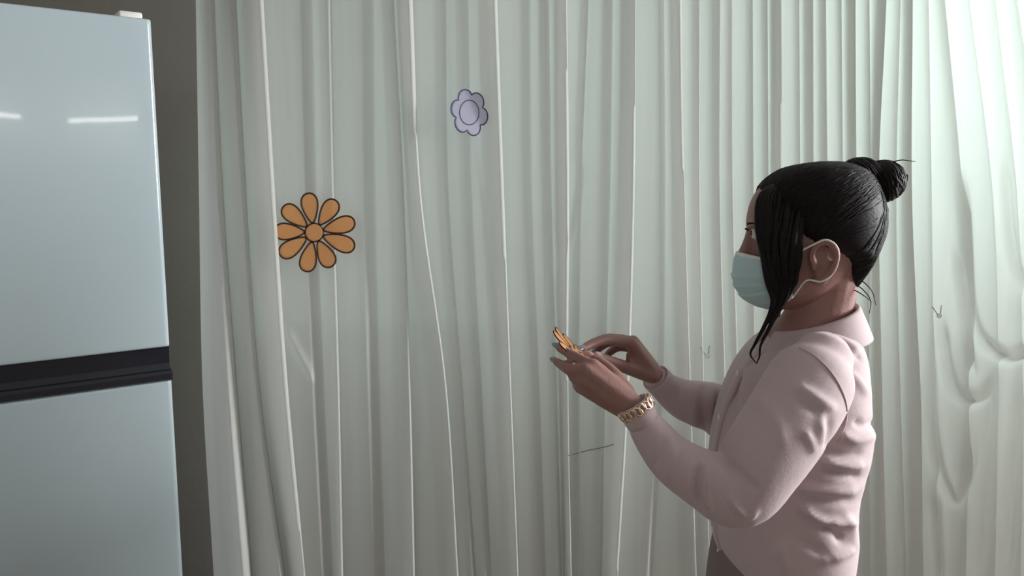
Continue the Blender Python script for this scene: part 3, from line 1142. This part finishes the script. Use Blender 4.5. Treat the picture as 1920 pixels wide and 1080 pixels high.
sleeve2 = link('sleeve', SL2, M_SHIRT, shirt)


def cuff(a, b, r, parent):
    pa, pb = P(*a), P(*b)
    d = (pb - pa) / np.linalg.norm(pb - pa)
    up = np.array([0, 1.0, 0]) - d * d[1]
    up /= np.linalg.norm(up)
    sd = np.cross(d, up)
    th = np.linspace(0, 2 * math.pi, 32, endpoint=False)
    L = np.linalg.norm(pb - pa)
    rings = []
    for s_, rr in ((0, r - .003), (0, r), (.3 * L, r + .0012), (.7 * L, r + .0012), (L, r + .0008), (L + .001, r - .0005), (L - .004, r - .0035), (.2 * L, r - .0035)):
        rings.append(pa + d * s_ + np.outer(np.cos(th), up) * rr + np.outer(np.sin(th), sd) * rr)
    obj('cuff', loft(rings, cap=False), M_SHIRT, parent)


cuff((1209, 796, 1.0895), (1185, 757, 1.092), .0228, shirt)
cuff((1252, 731, 1.4060), (1229, 708, 1.391), .0252, shirt)

# collar: an inner stand folding over into an outer leaf, open at the throat
th = np.linspace(-math.radians(164), math.radians(164), 67)
cc = P(1524, 594, YM)


def collar_ring(a, b, dz, tilt, spread=0.0):
    pts = []
    for t_ in th:
        fr_ = max(0.0, -math.cos(t_))
        pts.append(cc + np.array([a * math.cos(t_) - spread * fr_ * .4, b * math.sin(t_), dz + tilt * math.cos(t_) - spread * fr_]))
    return np.array(pts)


prof = [collar_ring(.064, .061, -.034, .016), collar_ring(.066, .063, -.004, .021), collar_ring(.069, .066, .001, .022), collar_ring(.073, .070, -.002, .021),
        collar_ring(.082, .082, -.018, .017, .006), collar_ring(.092, .096, -.038, .012, .020), collar_ring(.0925, .0965, -.0405, .012, .021),
        collar_ring(.089, .093, -.038, .012, .019), collar_ring(.078, .078, -.019, .017, .006), collar_ring(.0695, .0665, -.005, .020), collar_ring(.067, .064, -.034, .016)]
m_ = len(th)
v = np.concatenate(prof)
f = [(k * m_ + i, k * m_ + i + 1, ((k + 1) % len(prof)) * m_ + i + 1, ((k + 1) % len(prof)) * m_ + i) for k in range(len(prof)) for i in range(m_ - 1)]
f.append(tuple(k * m_ for k in range(len(prof)))[::-1])
f.append(tuple(k * m_ + m_ - 1 for k in range(len(prof))))
obj('collar', (v, f), M_SHIRT, shirt)


def cast(trees, px, py, off=.0012):
    d = Vector(ray(px, py))
    best = None
    for t_ in trees:
        h = t_.ray_cast(Vector((0, 0, CAM_H)), d)
        if h[0] is not None and (best is None or h[3] < best[3]):
            best = h
    return None if best is None else np.array(best[0] - d.normalized() * off)


def bvh(me):
    co = get_co(me)
    return BVHTree.FromPolygons([Vector(c) for c in co], [tuple(p.vertices) for p in me.polygons])


T_SHIRT, T_SL1, T_SL2 = bvh(SHIRT), bvh(SL1), bvh(SL2)


def seam(path, parent, r=.0015):
    c = catmull(np.array(path, float), 4)
    pts = [cast((T_SHIRT, T_SL1), x, y, .0004) for x, y in c]
    pts = [p for p in pts if p is not None]
    obj('seam', tube(pts, [r] * len(pts), 6, 1), M_SEAM, parent)


seam([(1500, 652), (1528, 668), (1555, 694), (1575, 725), (1587, 760), (1585, 795), (1570, 826)], shirt)
# front placket with buttons
cb = [r[np.argmin(r[:, 0])] for r in tr]
pl = [np.array([p[0] - .0015, YM, p[2]]) for p in cb if p[2] < P(960, 650, YM)[2]]
plv = [[q + np.array([dx, dy, 0]) for dx, dy in ((0, -.014), (-.002, -.012), (-.002, .012), (0, .014), (.006, .014), (.006, -.014))] for q in pl]
obj('placket', loft([np.array(r) for r in plv]), M_SHIRT, shirt)
for k in range(6, len(pl) - 2, 9):
    c = pl[k] + np.array([-.003, 0, 0])
    obj('button', ellipsoid(c, (.0022, .0055, .0055), 14, 8), M_BUTTON, shirt)

# ---- trousers and shoes
tp = [loft(ring_rows(HIPS, 3))]
for sgn in (-1, 1):
    y = YM + sgn * .088
    tp.append(tube([(XH - .005, y, .86), (XH - .015, y, .62), (XH - .002, y, .45), (XH + .01, y, .28), (XH + .012, y, .075)], [.092, .082, .074, .072, .074], 22, 4, round_ends=False))
TRO = remesh(tp, 0.008, 2)
link('trousers', TRO, M_TROUSER, person)
for sgn in (-1, 1):
    y = YM + sgn * .088
    rings = []
    for x, w, h in ((.070, .018, .050), (.055, .030, .070), (.0, .036, .078), (-.07, .040, .066), (-.13, .042, .048), (-.175, .034, .036), (-.195, .016, .022)):
        a = np.linspace(0, 2 * math.pi, 20, endpoint=False)
        rings.append(np.column_stack([np.full(20, XH + x), y + w * np.cos(a), h / 2 + .002 + h / 2 * np.sin(a)]))
    obj('shoe', loft(rings), M_SHOE, person)

# ---- hair
HAIRROWS = [(304, 1532, 1578, .014), (308, 1502, 1600, .036), (316, 1466, 1622, .056), (330, 1442, 1640, .070), (350, 1421, 1651, .080), (375, 1417, 1660, .086),
            (400, 1424, 1665, .087), (430, 1432, 1664, .087), (452, 1455, 1656, .085), (470, 1510, 1648, .080), (490, 1545, 1638, .066), (515, 1552, 1622, .050),
            (538, 1560, 1604, .032), (550, 1566, 1594, .016)]
cap_parts = [loft(ring_rows(HAIRROWS, 4))]
CAP = remesh(cap_parts, 0.0045, 4)
hair = link('hair', CAP, M_HAIR, person)
T_CAP = bvh(CAP)
HC = Vector(P(1548, 412, YM))
BUN_BASE = P(1628, 352, YM)


def on_cap(p, off):
    d = (Vector(p) - HC).normalized()
    h = T_CAP.ray_cast(HC, d)
    return np.array(h[0] + d * off) if h[0] is not None else np.array(p)


strand_vf = []
for k in range(420):
    # start somewhere on the hairline band and comb back to the bun
    u = RNG.uniform(0, 1)
    sgn = -1 if k % 4 else 1
    if u < .45:
        st = P(RNG.uniform(1421, 1445), RNG.uniform(335, 430), YM + sgn * RNG.uniform(.0, .08))
    elif u < .7:
        st = P(RNG.uniform(1440, 1545), RNG.uniform(430, 462), YM + sgn * .08)
    else:
        st = P(RNG.uniform(1560, 1610), RNG.uniform(470, 545), YM + sgn * RNG.uniform(.0, .07))
    en_ = BUN_BASE + RNG.normal(0, .010, 3)
    mid = (st + en_) / 2 + RNG.normal(0, .006, 3)
    pts = []
    for t_ in np.linspace(0.02, 1, 13):
        q = (1 - t_) ** 2 * st + 2 * t_ * (1 - t_) * mid + t_ ** 2 * en_
        pts.append(on_cap(q, .0003))
    r = RNG.uniform(.0007, .0014)
    strand_vf.append(tube(pts, [r * .4] + [r] * (len(pts) - 2) + [r * .6], 5, 1))
obj('combed_strands', merge(*strand_vf), M_HAIR, hair)['kind'] = 'stuff'

bun_parts = [ellipsoid(P(1612, 326, YM), (.030, .036, .0255)), ellipsoid(P(1655, 340, YM), (.0335, .038, .033)), ellipsoid(P(1632, 345, YM), (.03, .03, .03))]
BUN = remesh(bun_parts, 0.0035, 2)
bun = link('hair_bun', BUN, M_HAIR, hair)
T_BUN = bvh(BUN)
coils = []
for k, (cx, cy, rr) in enumerate([(1612, 328, .040)] * 16 + [(1655, 340, .048)] * 30):
    C0 = P(cx, cy, YM)
    ax = np.array([.85, RNG.normal(0, .35), .45 + RNG.normal(0, .3)])
    ax /= np.linalg.norm(ax)
    b1 = np.cross(ax, [0, 1, 0.2])
    b1 /= np.linalg.norm(b1)
    b2 = np.cross(ax, b1)
    off = RNG.uniform(-.75, .75)
    a0 = RNG.uniform(0, 6.28)
    pts = []
    for t_ in np.linspace(0, 4.6, 15):
        d = Vector(b1 * math.cos(a0 + t_) + b2 * math.sin(a0 + t_) + ax * (off + .12 * t_ / 4.6)).normalized()
        h = T_BUN.ray_cast(Vector(C0), d)
        if h[0] is not None:
            pts.append(np.array(h[0]) + np.array(d) * .0003)
    if len(pts) > 5:
        r = RNG.uniform(.0012, .0026)
        coils.append(tube(pts, [r * .4] + [r] * (len(pts) - 2) + [r * .4], 6, 1))
obj('coiled_strands', merge(*coils), M_HAIR, bun)['kind'] = 'stuff'


def lock(path, n, seed):
    """A bundle of tapering strands about a path of (px, py, Y, radius)."""
    rg = np.random.default_rng(seed)
    pts = PP(*path)
    rad = np.array([p[3] for p in path])
    vf = []
    for k in range(n):
        a, q = rg.uniform(0, 6.28), math.sqrt(rg.uniform(0, 1))
        jit = rg.normal(0, .10, (len(pts), 2))
        sp = []
        for i, p in enumerate(pts):
            o1 = (math.cos(a) * q + jit[i, 0]) * rad[i]
            o2 = (math.sin(a) * q + jit[i, 1]) * rad[i] * .55
            sp.append(p + np.array([o1, o2, 0]))
        r = np.maximum(rad * rg.uniform(.16, .28), .0006)
        r[0] *= .5
        r[-1] = .0004
        vf.append(tube(sp, r, 6, 4))
    return merge(*vf)


obj('hair_lock', lock([(1484, 332, 1.295, .006), (1448, 364, 1.252, .018), (1446, 420, 1.238, .020), (1451, 480, 1.236, .018), (1455, 530, 1.234, .014), (1458, 560, 1.232, .009),
                       (1448, 585, 1.228, .0050), (1432, 615, 1.222, .0032), (1416, 645, 1.216, .0022), (1407, 664, 1.212, .0012), (1417, 680, 1.210, .0006)], 44, 1), M_HAIR, hair)
obj('hair_lock', lock([(1512, 348, 1.285, .006), (1490, 388, 1.243, .014), (1476, 440, 1.226, .020), (1474, 490, 1.224, .018), (1476, 530, 1.228, .012), (1470, 560, 1.230, .007),
                       (1454, 590, 1.226, .0042), (1440, 620, 1.220, .0026), (1426, 648, 1.214, .0016), (1424, 668, 1.211, .0008), (1418, 682, 1.210, .0004)], 44, 2), M_HAIR, hair)
obj('hair_lock', lock([(1486, 345, 1.285, .006), (1468, 392, 1.240, .017), (1464, 450, 1.231, .020), (1463, 505, 1.231, .016), (1464, 545, 1.232, .009), (1456, 578, 1.230, .0035), (1442, 606, 1.226, .0012)], 30, 4), M_HAIR, hair)
# the same lock on the far side of the face
obj('hair_lock', lock([(1478, 322, 1.338, .014), (1450, 370, 1.366, .018), (1448, 430, 1.374, .017), (1455, 500, 1.372, .012), (1462, 560, 1.366, .006), (1456, 610, 1.362, .002)], 18, 3), M_HAIR, hair)
for path in ([(1668, 306, 1.29), (1690, 300, 1.28), (1716, 303, 1.28)], [(1690, 322, 1.29), (1702, 330, 1.28), (1698, 350, 1.28)],
             [(1592, 520, 1.27), (1618, 528, 1.26), (1636, 548, 1.26), (1642, 572, 1.26)], [(1588, 530, 1.27), (1612, 538, 1.26), (1632, 562, 1.26), (1630, 588, 1.26)],
             [(1582, 540, 1.26), (1604, 545, 1.26), (1622, 556, 1.255), (1634, 566, 1.255)], [(1650, 380, 1.29), (1664, 388, 1.285), (1664, 410, 1.285), (1655, 432, 1.285)],
             [(1436, 345, 1.27), (1424, 372, 1.262), (1422, 410, 1.255), (1428, 460, 1.25), (1440, 520, 1.24)]):
    obj('stray_hair', tube(PP(*path), np.linspace(.0012, .0005, len(path)), 5, 5), M_HAIR, hair)

# ---- face mask
CEN = catmull(np.array([(0, 1385, 472), (.15, 1378, 487), (.35, 1375.5, 513), (.55, 1380, 538), (.75, 1394, 560), (.9, 1414, 573), (1, 1434, 579)], float), 6)
SIDE0, SIDE1 = P(1470, 490, 1.236), P(1487, 557, 1.246)


def mask_point(a, t_, off=0.0):
    px, py = np.interp(t_, CEN[:, 0], CEN[:, 1]), np.interp(t_, CEN[:, 0], CEN[:, 2])
    c = P(px, py, YM)
    s_ = SIDE0 * (1 - t_) + SIDE1 * t_
    ph = abs(a) * math.pi / 2
    w = 1 - math.cos(ph)
    q = np.array([c[0] + (s_[0] - c[0]) * w, YM + math.copysign((YM - s_[1]) * math.sin(ph), a), c[2] + (s_[2] - c[2]) * (w * .9 + .1 * math.sin(ph))])
    pleat = 0.0
    for p0 in (.36, .52, .68):
        d = (t_ - p0) / .16
        if 0 <= d < 1:
            pleat += .0034 * (1 - d)
    q[0] -= pleat * math.cos(ph) - off * math.cos(ph)
    q[1] += math.copysign(pleat * math.sin(ph) - off * math.sin(ph), a)
    return q


def mask_patch(t0, t1, na, nt, o1, o2, a0=-1, a1=1):
    A = np.linspace(a0, a1, na)
    Tt = np.linspace(t0, t1, nt)
    g1 = [mask_point(a, t_, o1) for t_ in Tt for a in A]
    g2 = [mask_point(a, t_, o2) for t_ in Tt for a in A]
    N = na * nt
    f_ = []
    for i in range(nt - 1):
        for j in range(na - 1):
            q = i * na + j
            f_.append((q, q + 1, q + na + 1, q + na))
            f_.append((N + q, N + q + na, N + q + na + 1, N + q + 1))
    edge = [i for i in range(na)] + [i * na + na - 1 for i in range(1, nt)] + [(nt - 1) * na + j for j in range(na - 2, -1, -1)] + [i * na for i in range(nt - 2, 0, -1)]
    for k in range(len(edge)):
        p, q = edge[k], edge[(k + 1) % len(edge)]
        f_.append((p, N + p, N + q, q))
    return np.array(g1 + g2), f_


mask = obj('face_mask', mask_patch(0, 1, 45, 60, 0, .0016), M_MASK, person)
obj('nose_band', mask_patch(0, .07, 45, 5, -.0008, .0004), M_MASKW, mask)
for a0, a1 in ((-1.0, -.93), (.93, 1.0)):
    obj('side_binding', mask_patch(0, 1, 4, 30, -.0008, .0024, a0, a1), M_MASKW, mask)
loop = PP((1471, 491, 1.235), (1498, 473, 1.221), (1527, 458, 1.206), (1550, 450, 1.203), (1569, 463, 1.203), (1572, 488, 1.207), (1562, 512, 1.212), (1540, 528, 1.215), (1512, 526, 1.222), (1488, 555, 1.245))
obj('ear_loop', tube(loop, [.0014] * len(loop), 8, 5), M_MASKW, mask)
obj('ear_loop', tube(mirror(loop), [.0014] * len(loop), 8, 5), M_MASKW, mask)
tag(person, 'person in a pale pink shirt and face mask, dark hair in a bun, hands raised', 'person')

# ------------------------------------------------------------------ bracelet on the near wrist
bc = P(1192, 765, 1.0905)
bd = P(1184, 748, 1.092) - P(1206, 783, 1.0895)
bd /= np.linalg.norm(bd)
bu = np.array([0, 1.0, 0]) - bd * bd[1]
bu /= np.linalg.norm(bu)
bs = np.cross(bd, bu)
br = empty('bracelet', bc)
NL = 20
base = None
for k in range(NL):
    a = 2 * math.pi * k / NL
    out = bu * math.cos(a) + bs * math.sin(a)
    tg = -bu * math.sin(a) + bs * math.cos(a)
    c = bc + out * .0253
    tilt = .5 if k % 2 else -.5
    w1 = bd * math.cos(tilt) + tg * math.sin(tilt)
    w2 = -bd * math.sin(tilt) + tg * math.cos(tilt)
    loop_ = [c + w1 * (.0074 * math.cos(t_)) + w2 * (.0047 * math.sin(t_)) for t_ in np.linspace(0, 2 * math.pi, 13)]
    obj('link', tube(loop_, [.0017] * 13, 7, 1, axis=tuple(out), round_ends=False), M_GOLD, br)
tag(br, "chunky rose-gold link bracelet on the person's near wrist", 'bracelet')

# ------------------------------------------------------------------ small paper flower held in both hands
HCN = P(1077, 659, 1.178)
e1 = P(1112, 688, 1.180) - P(1046, 636, 1.200)
e1 /= np.linalg.norm(e1)
e2 = np.array([0.05, .98, .02])
e2 -= e1 * e1.dot(e2)
e2 /= np.linalg.norm(e2)
e3 = np.cross(e1, e2)
if e3[2] < 0:
    e3 = -e3


def map_held(u, v, h):
    bend = .010 * (u / 48.0) ** 2
    return HCN + e1 * u * .001 + e2 * v * .001 + e3 * (h + bend)


paper_daisy('paper_flower', "small orange paper daisy held edge-on between the person's hands", 'paper flower', map_held,
            [(k * 40 + 10, 0) for k in range(9)], 10, 46, 11.5, 9, 0.8, 'paper flowers', HCN)
